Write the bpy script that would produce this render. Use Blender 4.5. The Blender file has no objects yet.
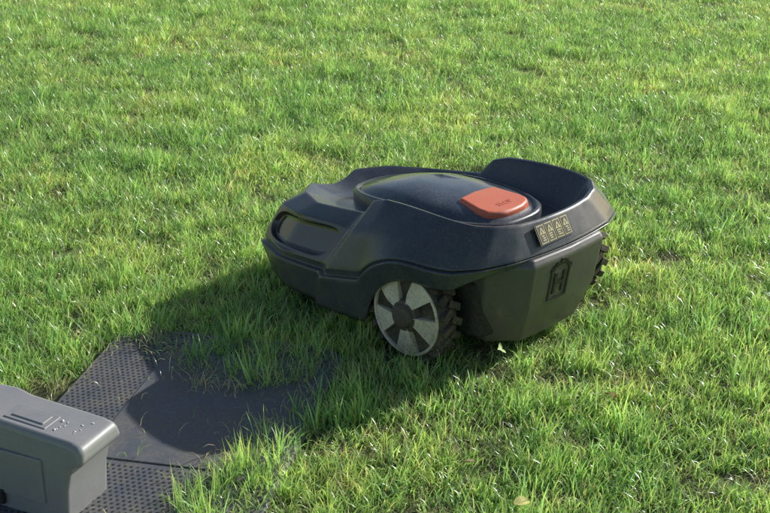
import bpy, bmesh, math, random
from mathutils import Vector, Matrix, Euler, noise
random.seed(7)
R=math.radians
scene=bpy.context.scene
# ---------------------------------------------------------------- helpers
def link(o):
    scene.collection.objects.link(o); return o
def empty(name,loc=(0,0,0),rz=0):
    e=bpy.data.objects.new(name,None); e.location=loc; e.rotation_euler=(0,0,rz); e.empty_display_size=.1
    return link(e)
def mesh_obj(name,bm,mats,parent=None,smooth=True):
    me=bpy.data.meshes.new(name); bm.normal_update(); bm.to_mesh(me); bm.free()
    for m in mats: me.materials.append(m)
    if smooth:
        for p in me.polygons: p.use_smooth=True
    o=link(bpy.data.objects.new(name,me))
    if parent: o.parent=parent
    return o
def bevel(o,w,seg=3,ang=30):
    m=o.modifiers.new('b','BEVEL'); m.width=w; m.segments=seg; m.limit_method='ANGLE'; m.angle_limit=R(ang)
    m.harden_normals=True
    return m
def nodes(name):
    m=bpy.data.materials.new(name); m.use_nodes=True
    nt=m.node_tree; b=nt.nodes['Principled BSDF']; return m,nt,b
def N(nt,t,**k):
    n=nt.nodes.new(t)
    for a,v in k.items(): setattr(n,a,v)
    return n
def ramp(nt,fac,stops):
    r=N(nt,'ShaderNodeValToRGB'); e=r.color_ramp.elements
    e[0].position,e[0].color=stops[0][0],(*stops[0][1],1)
    e[1].position,e[1].color=stops[-1][0],(*stops[-1][1],1)
    for p,c in stops[1:-1]:
        x=e.new(p); x.color=(*c,1)
    nt.links.new(fac,r.inputs['Fac']); return r.outputs['Color']
def noise_tex(nt,scale,detail=6,rough=.6,coord='Object'):
    tc=N(nt,'ShaderNodeTexCoord'); n=N(nt,'ShaderNodeTexNoise')
    n.inputs['Scale'].default_value=scale; n.inputs['Detail'].default_value=detail; n.inputs['Roughness'].default_value=rough
    nt.links.new(tc.outputs[coord],n.inputs['Vector']); return n
def mix(nt,fac,a,b,blend='MIX'):
    m=N(nt,'ShaderNodeMix',data_type='RGBA',blend_type=blend)
    for s,v in ((m.inputs[0],fac),(m.inputs[6],a),(m.inputs[7],b)):
        if isinstance(v,(int,float)): s.default_value=v
        elif isinstance(v,tuple): s.default_value=(*v,1)
        else: nt.links.new(v,s)
    return m.outputs[2]
def bump(nt,b,h,strength,dist=.001):
    n=N(nt,'ShaderNodeBump'); n.inputs['Strength'].default_value=strength; n.inputs['Distance'].default_value=dist
    nt.links.new(h,n.inputs['Height']); nt.links.new(n.outputs['Normal'],b.inputs['Normal'])

def plastic(name,col,rough,dust=(.16,.145,.12),dustamt=.35,grain=.15,specks=0,lowdirt=0,coat=0):
    m,nt,b=nodes(name)
    n1=noise_tex(nt,14,8,.65); n2=noise_tex(nt,160,4,.7)
    d=N(nt,'ShaderNodeMath',operation='MULTIPLY'); nt.links.new(n1.outputs['Fac'],d.inputs[0]); nt.links.new(n2.outputs['Fac'],d.inputs[1])
    f=ramp(nt,d.outputs[0],[(.17,(0,0,0)),(.42,(dustamt,)*3)])
    c=mix(nt,f,col,dust)
    if specks:   # dried water spots / grass bits stuck to the plastic
        n4=noise_tex(nt,420,1,.5); f4=ramp(nt,n4.outputs['Fac'],[(.68,(0,0,0)),(.75,(specks,)*3)])
        c=mix(nt,f4,c,(.35,.35,.33))
    if lowdirt:  # dirt thrown up on the lowest part
        tc=N(nt,'ShaderNodeTexCoord'); sx=N(nt,'ShaderNodeSeparateXYZ'); nt.links.new(tc.outputs['Object'],sx.inputs[0])
        mr=N(nt,'ShaderNodeMapRange'); mr.inputs['From Min'].default_value=.16; mr.inputs['From Max'].default_value=.04
        mr.inputs['To Min'].default_value=0; mr.inputs['To Max'].default_value=lowdirt; nt.links.new(sx.outputs['Z'],mr.inputs['Value'])
        mu=N(nt,'ShaderNodeMath',operation='MULTIPLY'); nt.links.new(mr.outputs[0],mu.inputs[0]); nt.links.new(n1.outputs['Fac'],mu.inputs[1])
        c=mix(nt,mu.outputs[0],c,(.15,.125,.085))
    nt.links.new(c,b.inputs['Base Color'])
    rr=ramp(nt,n1.outputs['Fac'],[(.3,(rough*.7,)*3),(.7,(min(1,rough*1.6),)*3)])
    nt.links.new(rr,b.inputs['Roughness'])
    if coat:
        b.inputs['Coat Weight'].default_value=coat; b.inputs['Coat Roughness'].default_value=.15
    n3=noise_tex(nt,900,2,.5); bump(nt,b,n3.outputs['Fac'],grain,.0006)
    return m
M_shell=plastic('shell_plastic',(.050,.058,.072),.26,dustamt=.42,specks=.6,lowdirt=.6,coat=.2)
M_gloss=plastic('gloss_plastic',(.055,.042,.034),.08,dustamt=.15,grain=.02,coat=.5)
M_hatch=plastic('hatch_plastic',(.050,.060,.078),.17,dust=(.3,.3,.3),dustamt=.30,grain=.02,specks=.9,coat=.3)
M_rear=plastic('rear_plastic',(.105,.100,.096),.36,dustamt=.45,specks=.5,lowdirt=.8,coat=.15)
M_black=plastic('black_plastic',(.012,.012,.012),.6)
M_emb=plastic('emblem_plastic',(.018,.018,.018),.4)
M_tyre=plastic('tyre_rubber',(.030,.027,.022),.8,dust=(.19,.155,.10),dustamt=.95)
M_cream=plastic('wheel_disc_plastic',(.80,.71,.54),.6,dust=(.20,.15,.09),dustamt=.7)
M_hub=plastic('hub_plastic',(.09,.068,.05),.6,dustamt=.8)
M_red=plastic('stop_button_red',(.78,.18,.085),.35,dust=(.5,.3,.2),dustamt=.35,specks=.5)
M_reddk=plastic('stop_text_red',(.60,.12,.055),.5)
M_station=plastic('station_plastic',(.27,.27,.275),.34,dust=(.36,.34,.31),dustamt=.5,specks=.6)
M_plate=plastic('plate_plastic',(.100,.110,.130),.6,dust=(.22,.19,.14),dustamt=.8,specks=.7)
M_dots=plastic('plate_holes',(.022,.024,.028),.7,dustamt=.2)
M_yel=plastic('label_yellow',(.62,.54,.24),.5,dustamt=.3)
M_lab=plastic('label_backing',(.03,.028,.025),.5,dustamt=.3)
M_white=plastic('dropping_white',(.7,.7,.66),.7,dustamt=.1)

def add_box(bm,c,s,mat=0,rot=None):
    r=bmesh.ops.create_cube(bm,size=1)
    M=Matrix.Translation(c)@(rot.to_4x4() if rot else Matrix())@Matrix.Diagonal((*s,1))
    bmesh.ops.transform(bm,matrix=M,verts=r['verts'])
    fs=set(f for v in r['verts'] for f in v.link_faces)
    for f in fs: f.material_index=mat
    return r['verts']
def add_prism(bm,pts,z0,z1,mat=0,M=None):
    a=[bm.verts.new((x,y,z0)) for x,y in pts]; b=[bm.verts.new((x,y,z1)) for x,y in pts]
    n=len(pts); fs=[bm.faces.new(a[::-1]),bm.faces.new(b)]
    for i in range(n): fs.append(bm.faces.new((a[i],a[(i+1)%n],b[(i+1)%n],b[i])))
    for f in fs: f.material_index=mat
    if M: bmesh.ops.transform(bm,matrix=M,verts=a+b)
    return a+b

# ---------------------------------------------------------------- camera
CAMH=1.26; PITCH=23.0; LENS=60
cam=bpy.data.cameras.new('camera'); cam.lens=LENS; cam.sensor_width=36; cam.clip_end=1000; cam.clip_start=.05
co=link(bpy.data.objects.new('camera',cam)); co.location=(0,0,CAMH); co.rotation_euler=(R(90-PITCH),0,0)
scene.camera=co
# ---------------------------------------------------------------- light
SE,SA=25,37
to_sun=Vector((math.cos(R(SE))*math.cos(R(SA)),math.cos(R(SE))*math.sin(R(SA)),math.sin(R(SE))))
s=bpy.data.lights.new('sun','SUN'); s.energy=5; s.angle=R(.5); s.color=(1,.98,.93)
so=link(bpy.data.objects.new('sun',s)); so.rotation_euler=to_sun.to_track_quat('Z','Y').to_euler(); so.location=(3,3,3)
w=bpy.data.worlds.new('World'); scene.world=w; w.use_nodes=True
wn=w.node_tree; bg=wn.nodes['Background']; sky=wn.nodes.new('ShaderNodeTexSky'); sky.sky_type='NISHITA'
sky.sun_disc=False; sky.sun_elevation=R(SE); sky.sun_rotation=R(90-SA)
wn.links.new(sky.outputs[0],bg.inputs[0]); bg.inputs[1].default_value=.10
scene.view_settings.view_transform='Standard'; scene.view_settings.look='None'; scene.view_settings.exposure=0

# ---------------------------------------------------------------- mower
A=43
MO=(.131,2.703,0)
mower=empty('robotic_lawn_mower',MO,R(180-A))
mower.rotation_euler=(R(1.2),0,R(180-A))
def fx(x):
    if x>0: return x*1.13
    if x<-.15: return -.15+(x+.15)*.86
    return x
R0=[(.345,0,.05),(.34,.11,.05),(.31,.21,.040),(.23,.252,.038),(.165,.260,.04),(.135,.262,.04),(.112,.282,.04),(-.03,.288,.05),(-.055,.292,.14),(-.135,.296,.19),(-.22,.290,.185),(-.262,.27,.185),(-.31,.235,.212),(-.345,.165,.222),(-.36,.08,.222),(-.365,0,.222)]
R1=[(.36,0,.11),(.355,.12,.11),(.332,.224,.11),(.245,.264,.11),(.165,.272,.115),(.112,.275,.12),(.088,.298,.122),(-.02,.304,.15),(-.05,.312,.19),(-.135,.320,.237),(-.235,.308,.230),(-.28,.28,.228),(-.325,.24,.234),(-.36,.165,.238),(-.372,.08,.238),(-.376,0,.238)]
R2=[(.345,0,.165),(.345,.09,.185),(.308,.178,.20),(.225,.220,.208),(.145,.228,.22),(.058,.236,.228),(.032,.264,.238),(-.02,.272,.252),(-.07,.276,.264),(-.145,.282,.270),(-.22,.276,.268),(-.27,.258,.262),(-.318,.222,.256),(-.350,.155,.252),(-.364,.078,.250),(-.368,0,.250)]
R3=[(.30,0,.200),(.315,.075,.222),(.27,.14,.228),(.20,.18,.232),(.125,.19,.243),(.052,.198,.255),(.022,.207,.294),(-.015,.212,.307),(-.07,.216,.312),(-.145,.222,.314),(-.22,.220,.312),(-.267,.205,.309),(-.302,.17,.305),(-.322,.12,.301),(-.332,.06,.299),(-.334,0,.299)]
R4=[(.26,0,.192),(.262,.06,.202),(.235,.105,.210),(.17,.14,.217),(.10,.155,.227),(.045,.165,.233),(.01,.17,.235),(-.04,.172,.236),(-.08,.172,.236),(-.14,.17,.236),(-.2,.165,.236),(-.24,.15,.236),(-.27,.125,.236),(-.288,.09,.236),(-.294,.045,.236),(-.294,0,.236)]
R0,R1,R2,R3,R4=[[(fx(x),y,z) for x,y,z in rg] for rg in (R0,R1,R2,R3,R4)]
def ringmix(a,b,t): return [tuple(p*(1-t)+q*t for p,q in zip(u,v)) for u,v in zip(a,b)]
def inset(rg,d,dz): 
    out=[]
    for x,y,z in rg:
        l=math.hypot(x,y); out.append((x*(1-d/l),y*(1-d/l),z+dz))
    return out
R3i=inset(R3,.009,-.002)
R1b=inset(R1,.013,.003); R1c=inset(ringmix(R1,R2,.18),.001,0)
R5=[(x*.78,y*.75,z+.004) for x,y,z in R4]
R6=[(x*.3,y*.3,.235) for x,y,z in R4]
rings=[R0,R1,R1b,R1c,R2,R3,R3i,R4,R5,R6]
CR=[1,.95,.95,.95,.97,.97,.95,.5,0,0]
bm=bmesh.new(); cr=bm.edges.layers.float.new('crease_edge')
V={}
nc=len(R0)
for i,rg in enumerate(rings):
    for j,p in enumerate(rg):
        V[(i,j,1)]=bm.verts.new(p)
        V[(i,j,-1)]=V[(i,j,1)] if j in(0,nc-1) else bm.verts.new((p[0],-p[1],p[2]))
for sd in(1,-1):
    for i in range(len(rings)-1):
        for j in range(nc-1):
            q=[V[(i,j,sd)],V[(i,j+1,sd)],V[(i+1,j+1,sd)],V[(i+1,j,sd)]]
            if sd==-1: q=q[::-1]
            f=bm.faces.new(q)
            if i==3 and j in(2,3,4): f.material_index=1
    cap=[V[(9,j,sd)] for j in range(nc)]
    bm.faces.new(cap if sd==1 else cap[::-1])
    for i,cv in enumerate(CR):
        for j in range(nc-1):
            e=bm.edges.get((V[(i,j,sd)],V[(i,j+1,sd)]))
            if e: e[cr]=cv
    for j,cv in {1:.9,2:.97,3:.5,5:.98,6:.98,7:.92,11:.93,12:.95,13:.7}.items():
        for i in range(0,7):
            e=bm.edges.get((V[(i,j,sd)],V[(i+1,j,sd)]))
            if e: e[cr]=cv
fi=[f for f in bm.faces if f.material_index==1]
bmesh.ops.recalc_face_normals(bm,faces=bm.faces)
lf=[f for f in fi if f.calc_center_median().y>0]; rf=[f for f in fi if f.calc_center_median().y<0]
for g in(lf,rf):
    for th,dp in((.009,0),(.005,-.012)):
        bmesh.ops.inset_region(bm,faces=g,thickness=th,depth=dp)
        for f in g:
            for e in f.edges:
                if sum(1 for q in e.link_faces if q in g)==1: e[cr]=1
shell=mesh_obj('body_shell',bm,[M_shell,M_gloss],mower)
m=shell.modifiers.new('sub','SUBSURF'); m.levels=3; m.render_levels=3
m=shell.modifiers.new('sol','SOLIDIFY'); m.thickness=.004; m.offset=-1

# underbody
bm=bmesh.new()
pts=[(.33,0),(.325,.1),(.285,.17),(.22,.215),(.1,.23),(-.01,.235),(-.02,.2),(-.24,.2),(-.26,.19),(-.28,.12),(-.29,0)]
pts=pts+[(x,-y) for x,y in pts[-2:0:-1]]
add_prism(bm,pts,.055,.18)
o=mesh_obj('underbody',bm,[M_black],mower); bevel(o,.01)
# rear panel body
bm=bmesh.new()
def ringpoly(pp,z): return [bm.verts.new((fx(x),y,z)) for x,y in pp]
lo=[(-.2,.155),(-.270,.155),(-.330,.102),(-.336,0),(-.330,-.092),(-.270,-.155),(-.2,-.155)]
mi=[(-.2,.18),(-.280,.182),(-.364,.122),(-.370,0),(-.364,-.112),(-.280,-.182),(-.2,-.18)]
hi=[(-.2,.20),(-.300,.198),(-.381,.128),(-.388,0),(-.381,-.118),(-.300,-.198),(-.2,-.20)]
a=ringpoly(lo,.035); b=ringpoly(mi,.120); c=ringpoly(hi,.222); d=ringpoly([(x*.975,y*.95) for x,y in hi],.236)
n=len(lo)
bm.faces.new(a); bm.faces.new(d)
for p,q in((a,b),(b,c),(c,d)):
    for i in range(n): bm.faces.new((p[i],p[(i+1)%n],q[(i+1)%n],q[i]))
bmesh.ops.recalc_face_normals(bm,faces=bm.faces)
o=mesh_obj('rear_panel',bm,[M_rear],mower); bevel(o,.005,3,12)

# hatch
bm=bmesh.new()
def hring(sx,sy,dz,n=64):
    out=[]
    for k in range(n):
        t=2*math.pi*k/n; c,s_=math.cos(t),math.sin(t); e=2/2.8
        x=.010+sx*math.copysign(abs(c)**e,c); y=sy*math.copysign(abs(s_)**e,s_)
        y*=1-.28*max(0,x)/.24
        z=.248-.15*max(0,x-.05)
        out.append(bm.verts.new((x,y,z+dz)))
    return out
rg=[hring(.235,.148,-.03),hring(.235,.148,.014),hring(.229,.142,.019),hring(.223,.136,.019),hring(.221,.134,.013),hring(.217,.130,.013),hring(.213,.126,.020),hring(.15,.09,.033),hring(.08,.05,.040)]
for k,(p,q) in enumerate(zip(rg,rg[1:])):
    for i in range(64):
        f=bm.faces.new((p[i],p[(i+1)%64],q[(i+1)%64],q[i])); f.material_index=0 if k<5 else 1
f=bm.faces.new(rg[-1]); f.material_index=1
bmesh.ops.recalc_face_normals(bm,faces=bm.faces)
o=mesh_obj('display_hatch',bm,[M_shell,M_hatch],mower)
# stop button
bm=bmesh.new(); SX=.020
pp=[(-.103,.064),(-.172,.079),(-.196,.077),(-.212,.060),(-.220,.030),(-.222,0),(-.220,-.030),(-.212,-.060),(-.196,-.077),(-.172,-.079),(-.103,-.064),(-.096,0)]
pp=[(x+SX,y) for x,y in pp]
vs=add_prism(bm,pp,.24,.287)
for v in vs:
    if v.co.z>.27: v.co.x=v.co.x*.95-.008; v.co.y*=.92; v.co.z-= (-.14-v.co.x)*.08
o=mesh_obj('stop_button',bm,[M_red],mower); bevel(o,.009,5)
t=bpy.data.curves.new('stop_text','FONT'); t.body='STOP'; t.size=.020; t.extrude=.0003; t.align_x='CENTER'; t.align_y='CENTER'
t.materials.append(M_reddk)
to=link(bpy.data.objects.new('stop_text',t)); to.parent=mower; to.location=(-.167,0,.2850); to.rotation_euler=(R(4.6),0,R(-90))

# warning label on rear slope: dark strip, yellow pictogram frames
lx=(fx(-.368)+fx(-.334))/2
lab=empty('warning_label',(lx,.035,.2745)); lab.parent=mower
bm=bmesh.new(); add_box(bm,(0,0,0),(.114,.044,.0016),0)
for i in range(4):
    x=-.0405+i*.027
    add_box(bm,(x,0,.001),(.0235,.039,.0012),1)
    add_box(bm,(x,0,.0013),(.0195,.035,.0012),0)
    add_prism(bm,[(x-.009,.000),(x+.009,.000),(x,.0155)],.0018,.0024,1)
    add_box(bm,(x,.005,.0023),(.0025,.007,.0008),0)
    for q in range(3): add_box(bm,(x+random.uniform(-.003,.003),-.004-q*.0045,.0019),(random.uniform(.008,.014),.0024,.0008),1)
o=mesh_obj('label_plate',bm,[M_lab,M_yel],lab,False)
up=Vector((fx(-.334)-fx(-.368),0,.049)).normalized(); xx=Vector((0,-1,0)); zz=xx.cross(up)
o.matrix_local=Matrix((( xx.x,up.x,zz.x,zz.x*.002),(xx.y,up.y,zz.y,0),(xx.z,up.z,zz.z,zz.z*.002),(0,0,0,1)))

# emblem on rear panel
bm=bmesh.new()
for y in(-.014,.014): add_box(bm,(0,y,0),(.004,.009,.050))
add_box(bm,(0,0,0),(.0036,.020,.009))
for k in range(11):
    t0=math.pi*k/10; add_box(bm,(0,.028*math.cos(t0),.032+.014*math.sin(t0)),(.0038,.011,.006))
for y in(-.029,.029): add_box(bm,(0,y,-.002),(.003,.005,.064))
add_box(bm,(0,0,-.036),(.003,.062,.005)); add_box(bm,(0,0,.052),(.003,.009,.010))
for y in(-.015,.015): add_box(bm,(0,y,.048),(.003,.007,.008))
o=mesh_obj('emblem',bm,[M_emb],mower,False); o.location=(-.3450,.034,.165); o.rotation_euler=(0,R(-8.4),R(-2.7))

# wheels
def wheel(name,y,sgn,x=-.140,r=.104,wd=.052):
    e=empty(name,(x,y,r-.002)); e.parent=mower
    bm=bmesh.new(); n=48
    prof=[(.0,-.5),(.75,-.5),(.86,-.5),(.93,-.42),(.95,0),(.93,.42),(.88,.5),(.82,.49),(.79,.40),(.0,.40)]
    rr=[]
    for pr,py in prof:
        rr.append([bm.verts.new((pr*r*math.cos(2*math.pi*k/n),py*wd,pr*r*math.sin(2*math.pi*k/n))) for k in range(n)] if pr>0 else bm.verts.new((0,py*wd,0)))
    for p,q in zip(rr,rr[1:]):
        for k in range(n):
            k2=(k+1)%n
            if not isinstance(p,list): bm.faces.new((p,q[k],q[k2]))
            elif not isinstance(q,list): bm.faces.new((p[k],p[k2],q))
            else: bm.faces.new((p[k],p[k2],q[k2],q[k]))
    bmesh.ops.recalc_face_normals(bm,faces=bm.faces)
    NL=20
    for k in range(NL):
        for half in(-1,1):
            t0=2*math.pi*(k+.25*half)/NL
            rot=Matrix.Rotation(-t0,3,'Y')@Matrix.Rotation(R(28*half),3,'X')
            add_box(bm,Vector((.965*r*math.cos(t0),half*.245*wd,.965*r*math.sin(t0))),(.13*r,.60*wd,.15*r),0,rot)
    if sgn<0: bmesh.ops.scale(bm,vec=(1,-1,1),verts=bm.verts); bmesh.ops.reverse_faces(bm,faces=bm.faces)
    o=mesh_obj('tyre',bm,[M_tyre],e,False); bevel(o,.0012,2,40)
    bm=bmesh.new(); NS=5
    M=Matrix.Rotation(R(-90),4,'X')
    y0=.36*wd
    add_prism(bm,[(.80*r*math.cos(2*math.pi*k/40),.80*r*math.sin(2*math.pi*k/40)) for k in range(40)],y0,y0+.003,1,M)
    nseg=48
    ro=[.86,.86,.80,.80]; ys=[y0+.001,y0+.011,y0+.011,y0+.001]
    rv=[[bm.verts.new((a_*r*math.cos(2*math.pi*k/nseg),y_,a_*r*math.sin(2*math.pi*k/nseg))) for k in range(nseg)] for a_,y_ in zip(ro,ys)]
    for q in range(3):
        for k in range(nseg): bm.faces.new((rv[q][k],rv[q+1][k],rv[q+1][(k+1)%nseg],rv[q][(k+1)%nseg]))
    for k in range(NS):
        t0=2*math.pi*k/NS+.5; wa=2*math.pi/NS
        pts=[(.22*r*math.cos(t0-wa*.30),.22*r*math.sin(t0-wa*.30)),(.805*r*math.cos(t0-wa*.38),.805*r*math.sin(t0-wa*.38)),(.82*r*math.cos(t0-wa*.1),.82*r*math.sin(t0-wa*.1)),(.805*r*math.cos(t0+wa*.20),.805*r*math.sin(t0+wa*.20)),(.50*r*math.cos(t0+wa*.22),.50*r*math.sin(t0+wa*.22)),(.22*r*math.cos(t0+wa*.2),.22*r*math.sin(t0+wa*.2))]
        vs=add_prism(bm,pts,y0+.001,y0+.009,0,M)
        for v in vs:
            rad=math.hypot(v.co.x,v.co.z)
            if abs(v.co.y)>y0+.005 and rad<.52*r: v.co.y+=.009
    if sgn<0: bmesh.ops.scale(bm,vec=(1,-1,1),verts=bm.verts); bmesh.ops.reverse_faces(bm,faces=bm.faces)
    o=mesh_obj('wheel_disc',bm,[M_cream,M_tyre],e,False); bevel(o,.0025,2,40)
    bm=bmesh.new()
    for ra,rb,ya,yb in((.38,.32,.36,.70),(.27,.21,.68,.90)):
        vs=add_prism(bm,[(ra*r*math.cos(2*math.pi*k/24),ra*r*math.sin(2*math.pi*k/24)) for k in range(24)],ya*wd,yb*wd,0,M)
        for v in vs[24:]: v.co.x*=rb/ra; v.co.z*=rb/ra
    if sgn<0: bmesh.ops.scale(bm,vec=(1,-1,1),verts=bm.verts); bmesh.ops.reverse_faces(bm,faces=bm.faces)
    o=mesh_obj('hub',bm,[M_hub],e); bevel(o,.004,3,40)
    return e
wheel('drive_wheel_a',.254,1); wheel('drive_wheel_b',-.262,-1,x=-.152)
for nm,y in(('caster_wheel_a',.12),('caster_wheel_b',-.12)):
    bm=bmesh.new(); add_prism(bm,[(.045*math.cos(2*math.pi*k/32),.045*math.sin(2*math.pi*k/32)) for k in range(32)],-.015,.015,0,Matrix.Rotation(R(-90),4,'X'))
    add_box(bm,(.0,0,.04),(.03,.045,.03))
    o=mesh_obj(nm,bm,[M_tyre],mower); o.location=(.24,y,.045); bevel(o,.004)

# ---------------------------------------------------------------- charging station
station=empty('charging_station',(-.36,2.06,0),R(-12))
PW,PD,PCX=.51,.86,-.055
bm=bmesh.new()
def rrect(w_,d_,r_,seg=6):
    out=[]
    for cx,cy,a0 in((w_/2-r_,d_/2-r_,0),(-w_/2+r_,d_/2-r_,90),(-w_/2+r_,-d_/2+r_,180),(w_/2-r_,-d_/2+r_,270)):
        for k in range(seg+1):
            t=R(a0+90*k/seg); out.append((cx+r_*math.cos(t),cy+r_*math.sin(t)))
    return out
add_prism(bm,rrect(PW,PD,.08),.0,.014,0,Matrix.Translation((PCX,0,0)))
o=mesh_obj('base_plate',bm,[M_plate],station); bevel(o,.004)
bm=bmesh.new()
TW,TD,TX,TY=.36,.42,.01,.12
add_prism(bm,rrect(TW,TD,.05),.0135,.0165,0,Matrix.Translation((TX,TY,0)))
o=mesh_obj('plate_track',bm,[M_plate],station); bevel(o,.0015)
bm=bmesh.new()
sp=.0115
nx=int(PW/sp); ny=int(PD/sp)
for i in range(nx):
    for j in range(ny):
        x=-PW/2+.012+i*sp+(sp/2 if j%2 else 0)+PCX; y=-PD/2+.012+j*sp
        if x-PCX>PW/2-.012 or y>PD/2-.012: continue
        if abs(x-TX)<TW/2+.006 and abs(y-TY)<TD/2+.006: continue
        if abs(x-PCX)>PW/2-.05 and abs(y)>PD/2-.05: continue
        rim=[bm.verts.new((x+.0029*math.cos(t),y+.0029*math.sin(t),.0146)) for t in(0,1.05,2.09,3.14,4.19,5.24)]
        f=bm.faces.new(rim)
o=mesh_obj('plate_holes',bm,[M_dots],station,False)
tw=empty('tower',(0,0,0)); tw.parent=station
Minv=(Matrix.Translation((-.36,2.06,0))@Matrix.Rotation(R(-12),4,'Z')).inverted()
tw.matrix_local=Minv@(Matrix.Translation((-.495,1.845,-.004))@Matrix.Rotation(R(-24),4,'Z'))
bm=bmesh.new()
prof=[(-.36,.0),(-.36,.180),(-.175,.188),(-.145,.180),(.0,.170),(.026,.163),(.030,.135),(.004,.122),(-.006,.08),(-.014,0)]
Mx=Matrix.Rotation(R(90),4,'X')
vs=add_prism(bm,prof,-.06,.06,0,Mx)
for v in vs:
    if v.co.z>.16: v.co.y*=.86
bmesh.ops.recalc_face_normals(bm,faces=bm.faces)
o=mesh_obj('tower_housing',bm,[M_station],tw); bevel(o,.011,5,25)
bm=bmesh.new()
add_box(bm,(-.115,-.0605,.09),(.13,.006,.085))
add_box(bm,(-.16,-.064,.040),(.05,.008,.028),1)
add_box(bm,(-.16,-.068,.040),(.036,.004,.016),0)
add_box(bm,(-.10,-.012,.1760),(.085,.045,.005),0,Matrix.Rotation(R(4.2),3,'Y'))
add_box(bm,(-.10,-.012,.1780),(.065,.028,.005),0,Matrix.Rotation(R(4.2),3,'Y'))
o=mesh_obj('tower_panels',bm,[M_station,M_black],tw); bevel(o,.0025,3)
bm=bmesh.new()
for k in range(12):
    x,y=random.uniform(-.05,.005),random.uniform(-.03,.03); r_=random.uniform(.0008,.003)
    zz_=.1735-.07*(x+.05)+.0009
    add_prism(bm,[(x+r_*random.uniform(.5,1.4)*math.cos(t*.785),y+r_*random.uniform(.5,1.4)*math.sin(t*.785)) for t in range(8)],zz_-.003,zz_)
o=mesh_obj('bird_droppings',bm,[M_white],tw)

# ---------------------------------------------------------------- ground
m,nt,b=nodes('soil_thatch')
n1=noise_tex(nt,30,10,.7); n2=noise_tex(nt,1.2,4,.5)
c1=ramp(nt,n1.outputs['Fac'],[(.3,(.04,.045,.018)),(.5,(.10,.105,.045)),(.7,(.21,.19,.10))])
c2=ramp(nt,n2.outputs['Fac'],[(.35,(.8,.8,.8)),(.65,(1.2,1.2,1.1))])
nt.links.new(mix(nt,1.0,c1,c2,'MULTIPLY'),b.inputs['Base Color']); b.inputs['Roughness'].default_value=.95
bump(nt,b,n1.outputs['Fac'],1,.01); M_ground=m
bm=bmesh.new(); vs=[bm.verts.new(p) for p in((-300,-300,0),(300,-300,0),(300,300,0),(-300,300,0))]; bm.faces.new(vs)
mesh_obj('ground',bm,[M_ground],None,False)

# ---------------------------------------------------------------- grass
m,nt,b=nodes('grass_blade')
at=N(nt,'ShaderNodeAttribute',attribute_name='bcol')
geo=N(nt,'ShaderNodeNewGeometry')
def wnoise(scale,detail):
    n=N(nt,'ShaderNodeTexNoise'); n.inputs['Scale'].default_value=scale; n.inputs['Detail'].default_value=detail
    nt.links.new(geo.outputs['Position'],n.inputs['Vector']); return n
a1=ramp(nt,wnoise(1.9,6).outputs['Fac'],[(.36,(.84,.92,.88)),(.5,(1,1,1)),(.62,(1.24,1.10,1.12))])
a2=ramp(nt,wnoise(11,4).outputs['Fac'],[(.3,(.72,.79,.8)),(.55,(1,1,1)),(.7,(1.34,1.22,1.32))])
c=mix(nt,1.0,mix(nt,1.0,at.outputs['Color'],a1,'MULTIPLY'),a2,'MULTIPLY')
nt.links.new(c,b.inputs['Base Color']); b.inputs['Roughness'].default_value=.32; b.inputs['Specular IOR Level'].default_value=.95
tr=N(nt,'ShaderNodeBsdfTranslucent'); nt.links.new(mix(nt,1.0,c,(1.45,1.48,.95),'MULTIPLY'),tr.inputs['Color'])
ms=N(nt,'ShaderNodeMixShader'); ms.inputs[0].default_value=.48
nt.links.new(b.outputs[0],ms.inputs[1]); nt.links.new(tr.outputs[0],ms.inputs[2])
nt.links.new(ms.outputs[0],nt.nodes['Material Output'].inputs['Surface']); M_grass=m

class Buf: 
    def __init__(s): s.v=[];s.f=[];s.c=[]
def blade(B,bx,by,h,w0,az,ln,dry,z0=-.003):
    cx,cy=math.cos(az),math.sin(az); pa=az+math.pi/2+random.gauss(0,.7)
    if dry:
        g=random.uniform(.7,1.15); mid=(.67*g,.60*g,.36*g); root=tip=mid
    else:
        g=random.uniform(.70,1.42); yl=random.random()
        mid=((.25+.14*yl)*g,(.485+.06*yl)*g,(.155+.05*(1-yl))*g)
        root=(.36,.38,.18); tip=(min(.8,mid[0]*1.3),min(.85,mid[1]*1.15),mid[2]*1.2)
    i0=len(B.v); x,y,z=bx,by,z0; seg=3; tw=random.gauss(0,.5)
    for s_ in range(seg+1):
        t=s_/seg; ww=w0*(.8,1,.75,0)[s_]*.5
        q=pa+tw*t; qx,qy=math.cos(q)*ww,math.sin(q)*ww
        cc=root if s_==0 else(mid if s_<seg-1 else tip)
        if s_<seg: B.v+=[(x-qx,y-qy,z),(x+qx,y+qy,z)]; B.c+=[cc,cc]
        else: B.v.append((x,y,z)); B.c.append(cc)
        ang=min(1.7,ln*(.25+1.15*t)); st=h/seg
        x+=cx*math.sin(ang)*st; y+=cy*math.sin(ang)*st; z=max(.003,z+math.cos(ang)*st)
    for s_ in range(seg-1):
        b0=i0+2*s_; B.f.append((b0,b0+1,b0+3,b0+2))
    b0=i0+2*(seg-1); B.f.append((b0,b0+1,b0+2))
def tuft_into(B,ox,oy,nb,rad,h0,h1,wd,dry,lean,flat=0,hs=1):
    for k in range(nb):
        a=random.uniform(0,2*math.pi); rr=rad*math.sqrt(random.random())
        az=random.uniform(0,2*math.pi) if random.random()<.55 else a+random.gauss(0,.6)
        ln=abs(random.gauss(lean,.32))
        if random.random()<flat: ln=random.uniform(1.2,1.7)
        blade(B,ox+rr*math.cos(a),oy+rr*math.sin(a),random.uniform(h0,h1)*hs,wd*random.uniform(.5,1.3),az,ln,random.random()<dry)
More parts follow.
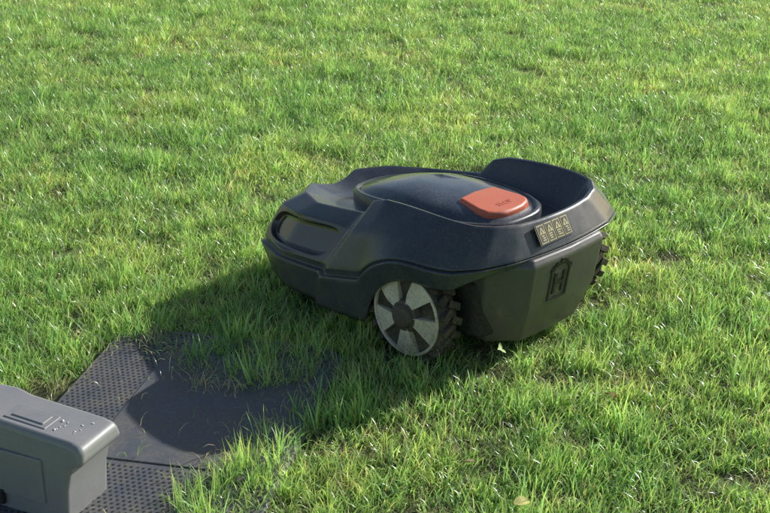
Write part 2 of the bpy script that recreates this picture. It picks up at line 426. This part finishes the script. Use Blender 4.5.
def finish(B,name):
    me=bpy.data.meshes.new(name); me.from_pydata(B.v,[],B.f); me.materials.append(M_grass)
    at=me.attributes.new('bcol','FLOAT_COLOR','POINT')
    at.data.foreach_set('color',[v for c_ in B.c for v in(*c_,1)])
    me.polygons.foreach_set('use_smooth',[True]*len(me.polygons))
    return bpy.data.objects.new(name,me)
SP=[(23,.022,.018,.052,.0024,.07,.88,.22),(19,.020,.014,.038,.0024,.14,1.08,.35),(18,.022,.02,.052,.0018,.82,1.3,.8),(12,.016,.045,.074,.0030,.04,.6,.05)]
def pick(x,y,off):
    nz=noise.noise(Vector((x*2.3,y*2.3,off))); n2=noise.noise(Vector((x*8,y*8,5+off)))
    if n2<-.45 and random.random()<.5: return None
    k=(1+.3*nz+.42*n2)*random.uniform(.72,1.28)
    r_=random.random(); dryp=.05+(.28 if n2<-.28 else 0)
    q=2 if r_<dryp else 3 if r_<dryp+.03 else 1 if r_<dryp+.34 else 0
    return q,k
PS=.30
col=bpy.data.collections.new('grass_patches')
NPATCH=10
for k in range(NPATCH):
    B=Buf(); st=.0225; n_=int(PS/st)
    for i in range(n_):
        for j in range(n_):
            x=-PS/2+(i+random.random())*PS/n_; y=-PS/2+(j+random.random())*PS/n_
            r_=pick(x,y,11.3*k)
            if r_: tuft_into(B,x,y,*SP[r_[0]],hs=r_[1])
    col.objects.link(finish(B,'tuft_%02d'%k))
NT=14
for k in range(NT):
    B=Buf(); q=0 if k<7 else 1 if k<10 else 2 if k<12 else 3
    tuft_into(B,0,0,*SP[q]); col.objects.link(finish(B,'tuft_%02d'%(NPATCH+k)))
TI={0:range(0,7),1:range(7,10),2:range(10,12),3:range(12,14)}
def inpoly(x,y,P):
    c=False; n=len(P)
    for i in range(n):
        x1,y1=P[i]; x2,y2=P[(i+1)%n]
        if (y1>y)!=(y2>y) and x<(x2-x1)*(y-y1)/(y2-y1)+x1: c=not c
    return c
CLR=[(-.585,2.46),(-.50,2.47),(-.44,2.40),(-.40,2.30),(-.30,2.25),(-.17,2.29),(-.10,2.32),(-.085,2.27),(-.15,2.19),(-.24,2.09),(-.31,1.98),(-.35,1.84),(-.37,1.5),(-.95,1.5),(-.80,1.9),(-.67,2.26)]
def pdist(x,y,P):
    best=9; n=len(P)
    for i in range(n):
        a=Vector(P[i]); b_=Vector(P[(i+1)%n]); p=Vector((x,y)); d=b_-a
        t=max(0,min(1,(p-a).dot(d)/d.length_squared)); best=min(best,(p-a-d*t).length)
    return best
mm=Matrix.Translation(MO)@Matrix.Rotation(R(180-A),4,'Z'); mmi=mm.inverted()
pts=[];rot=[];scl=[];idx=[]
BARE=[(.12,2.10,.09,.05),(-.12,2.36,.10,.04),(-.33,2.30,.10,.03),(.30,1.86,.07,.04)]
TX0,TX1,TY0,TY1=-1.2,.9,1.2,3.3
st=.0225
for i in range(int((TX1-TX0)/st)):
    for j in range(int((TY1-TY0)/st)):
        x=TX0+(i+random.random())*st; y=TY0+(j+random.random())*st
        if inpoly(x+random.gauss(0,.013),y+random.gauss(0,.013),CLR): continue
        l=mmi@Vector((x,y,0)); hs=1
        if abs(l.x+.14)<.06 and abs(abs(l.y)-.254)<.03: continue
        if abs(l.x)<.34 and abs(l.y)<.24: hs=.55
        r_=pick(x,y,0)
        if not r_: continue
        q_=r_[0]; pd=pdist(x,y,CLR)
        bare=max(math.exp(-((x-bx)/rx)**2-((y-by)/ry)**2) for bx,by,rx,ry in BARE)
        if random.random()<bare*.4: continue
        if random.random()<bare*.65: q_=2; hs*=.8
        if pd<.045 and random.random()<.5*(1-pd/.09): q_=2; hs*=1.15
        if -.5<x<0 and 2.25<y<2.55: hs*=1.3
        if -.45<x<0 and 1.5<y<2.3 and pd<.12:
            hs*=1.25
            if random.random()<.14: q_=3
        pts.append((x,y,0)); rot.extend((random.gauss(0,.1),random.gauss(0,.1),random.uniform(0,6.283)))
        scl.extend((1,1,r_[1]*hs)); idx.append(NPATCH+random.choice(TI[q_]))
def patches(x0,x1,y0,y1,scale,skip):
    s_=PS*scale
    for i in range(round((x1-x0)/s_)):
        for j in range(round((y1-y0)/s_)):
            x=x0+(i+.5)*s_; y=y0+(j+.5)*s_
            if skip(x,y): continue
            nz=noise.noise(Vector((x*1.1,y*1.1,2)))
            pts.append((x,y,random.uniform(-.003,0))); rot.extend((0,0,random.randrange(4)*math.pi/2)); scl.extend((scale*1.0,scale*1.0,min(scale,1.5)*(1+.3*nz))); idx.append(random.randrange(NPATCH))
patches(-3.6,3.6,.3,8.1,1,lambda x,y: TX0<x<TX1 and TY0<y<TY1)
patches(-9.6,9.6,-4.5,15.9,2,lambda x,y: -3.6<x<3.6 and .3<y<8.1)
me=bpy.data.meshes.new('lawn_grass'); me.from_pydata(pts,[],[])
a=me.attributes.new('trot','FLOAT_VECTOR','POINT'); a.data.foreach_set('vector',rot)
a=me.attributes.new('tscl','FLOAT_VECTOR','POINT'); a.data.foreach_set('vector',scl)
a=me.attributes.new('tidx','INT','POINT'); a.data.foreach_set('value',idx)
lawn=link(bpy.data.objects.new('lawn_grass',me))
ng=bpy.data.node_groups.new('scatter','GeometryNodeTree')
ng.interface.new_socket('Geometry',in_out='INPUT',socket_type='NodeSocketGeometry')
ng.interface.new_socket('Geometry',in_out='OUTPUT',socket_type='NodeSocketGeometry')
gi=ng.nodes.new('NodeGroupInput'); go=ng.nodes.new('NodeGroupOutput')
ci=ng.nodes.new('GeometryNodeCollectionInfo'); ci.inputs['Collection'].default_value=col; ci.inputs['Separate Children'].default_value=True; ci.inputs['Reset Children'].default_value=True
ip=ng.nodes.new('GeometryNodeInstanceOnPoints'); ip.inputs['Pick Instance'].default_value=True
def na(t,n_):
    q=ng.nodes.new('GeometryNodeInputNamedAttribute'); q.data_type=t; q.inputs['Name'].default_value=n_
    return [o_ for o_ in q.outputs if o_.enabled and o_.name=='Attribute'][0]
ng.links.new(gi.outputs[0],ip.inputs['Points']); ng.links.new(ci.outputs[0],ip.inputs['Instance'])
ng.links.new(na('INT','tidx'),ip.inputs['Instance Index']); ng.links.new(na('FLOAT_VECTOR','trot'),ip.inputs['Rotation']); ng.links.new(na('FLOAT_VECTOR','tscl'),ip.inputs['Scale'])
ng.links.new(ip.outputs[0],go.inputs[0])
md=lawn.modifiers.new('scatter','NODES'); md.node_group=ng

# dry clippings lying on the plate and around its far edge
B=Buf()
for k in range(2200):
    x=random.uniform(-.66,-.08); y=random.uniform(1.75,2.46)
    if not inpoly(x,y,CLR): continue
    pd=pdist(x,y,CLR)
    if random.random()>math.exp(-pd/.022)+.03: continue
    blade(B,x,y,random.uniform(.015,.05),random.uniform(.0012,.0022),random.uniform(0,6.28),1.7,random.random()<.8,.018)
B.v=[(x,y,max(z,.018)) for x,y,z in B.v]
link(finish(B,'grass_clippings'))

# fallen leaves
def leaf(name,loc,col_,size,rz,tilt):
    m,nt,b=nodes(name+'_mat'); n=noise_tex(nt,60,5,.6)
    nt.links.new(ramp(nt,n.outputs['Fac'],[(.3,tuple(v*.6 for v in col_)),(.7,col_)]),b.inputs['Base Color']); b.inputs['Roughness'].default_value=.5
    bm=bmesh.new(); rows=[]
    for i in range(7):
        t=i/6; w_=math.sin(math.pi*min(1,t*.9+.06))**.8*.36; z=.12*math.sin(t*3)
        rows.append([bm.verts.new(((t-.5)*size,q*w_*size,(z+.12*abs(q))*size)) for q in(-1,-.5,0,.5,1)])
    for p,q in zip(rows,rows[1:]):
        for i in range(4): bm.faces.new((p[i],p[i+1],q[i+1],q[i]))
    o=mesh_obj(name,bm,[m]); o.location=loc; o.rotation_euler=(tilt,tilt*.5,rz); return o
leaf('fallen_leaf',(.228,1.81,.044),(.9,.82,.25),.030,.4,.2)
leaf('fallen_leaf.001',(.235,2.35,.055),(.50,.62,.25),.034,1.2,.9)
leaf('fallen_leaf.002',(.44,2.20,.03),(.38,.24,.1),.026,2.2,.3)
leaf('fallen_leaf.003',(.15,1.95,.035),(.6,.5,.22),.024,2.9,.3)
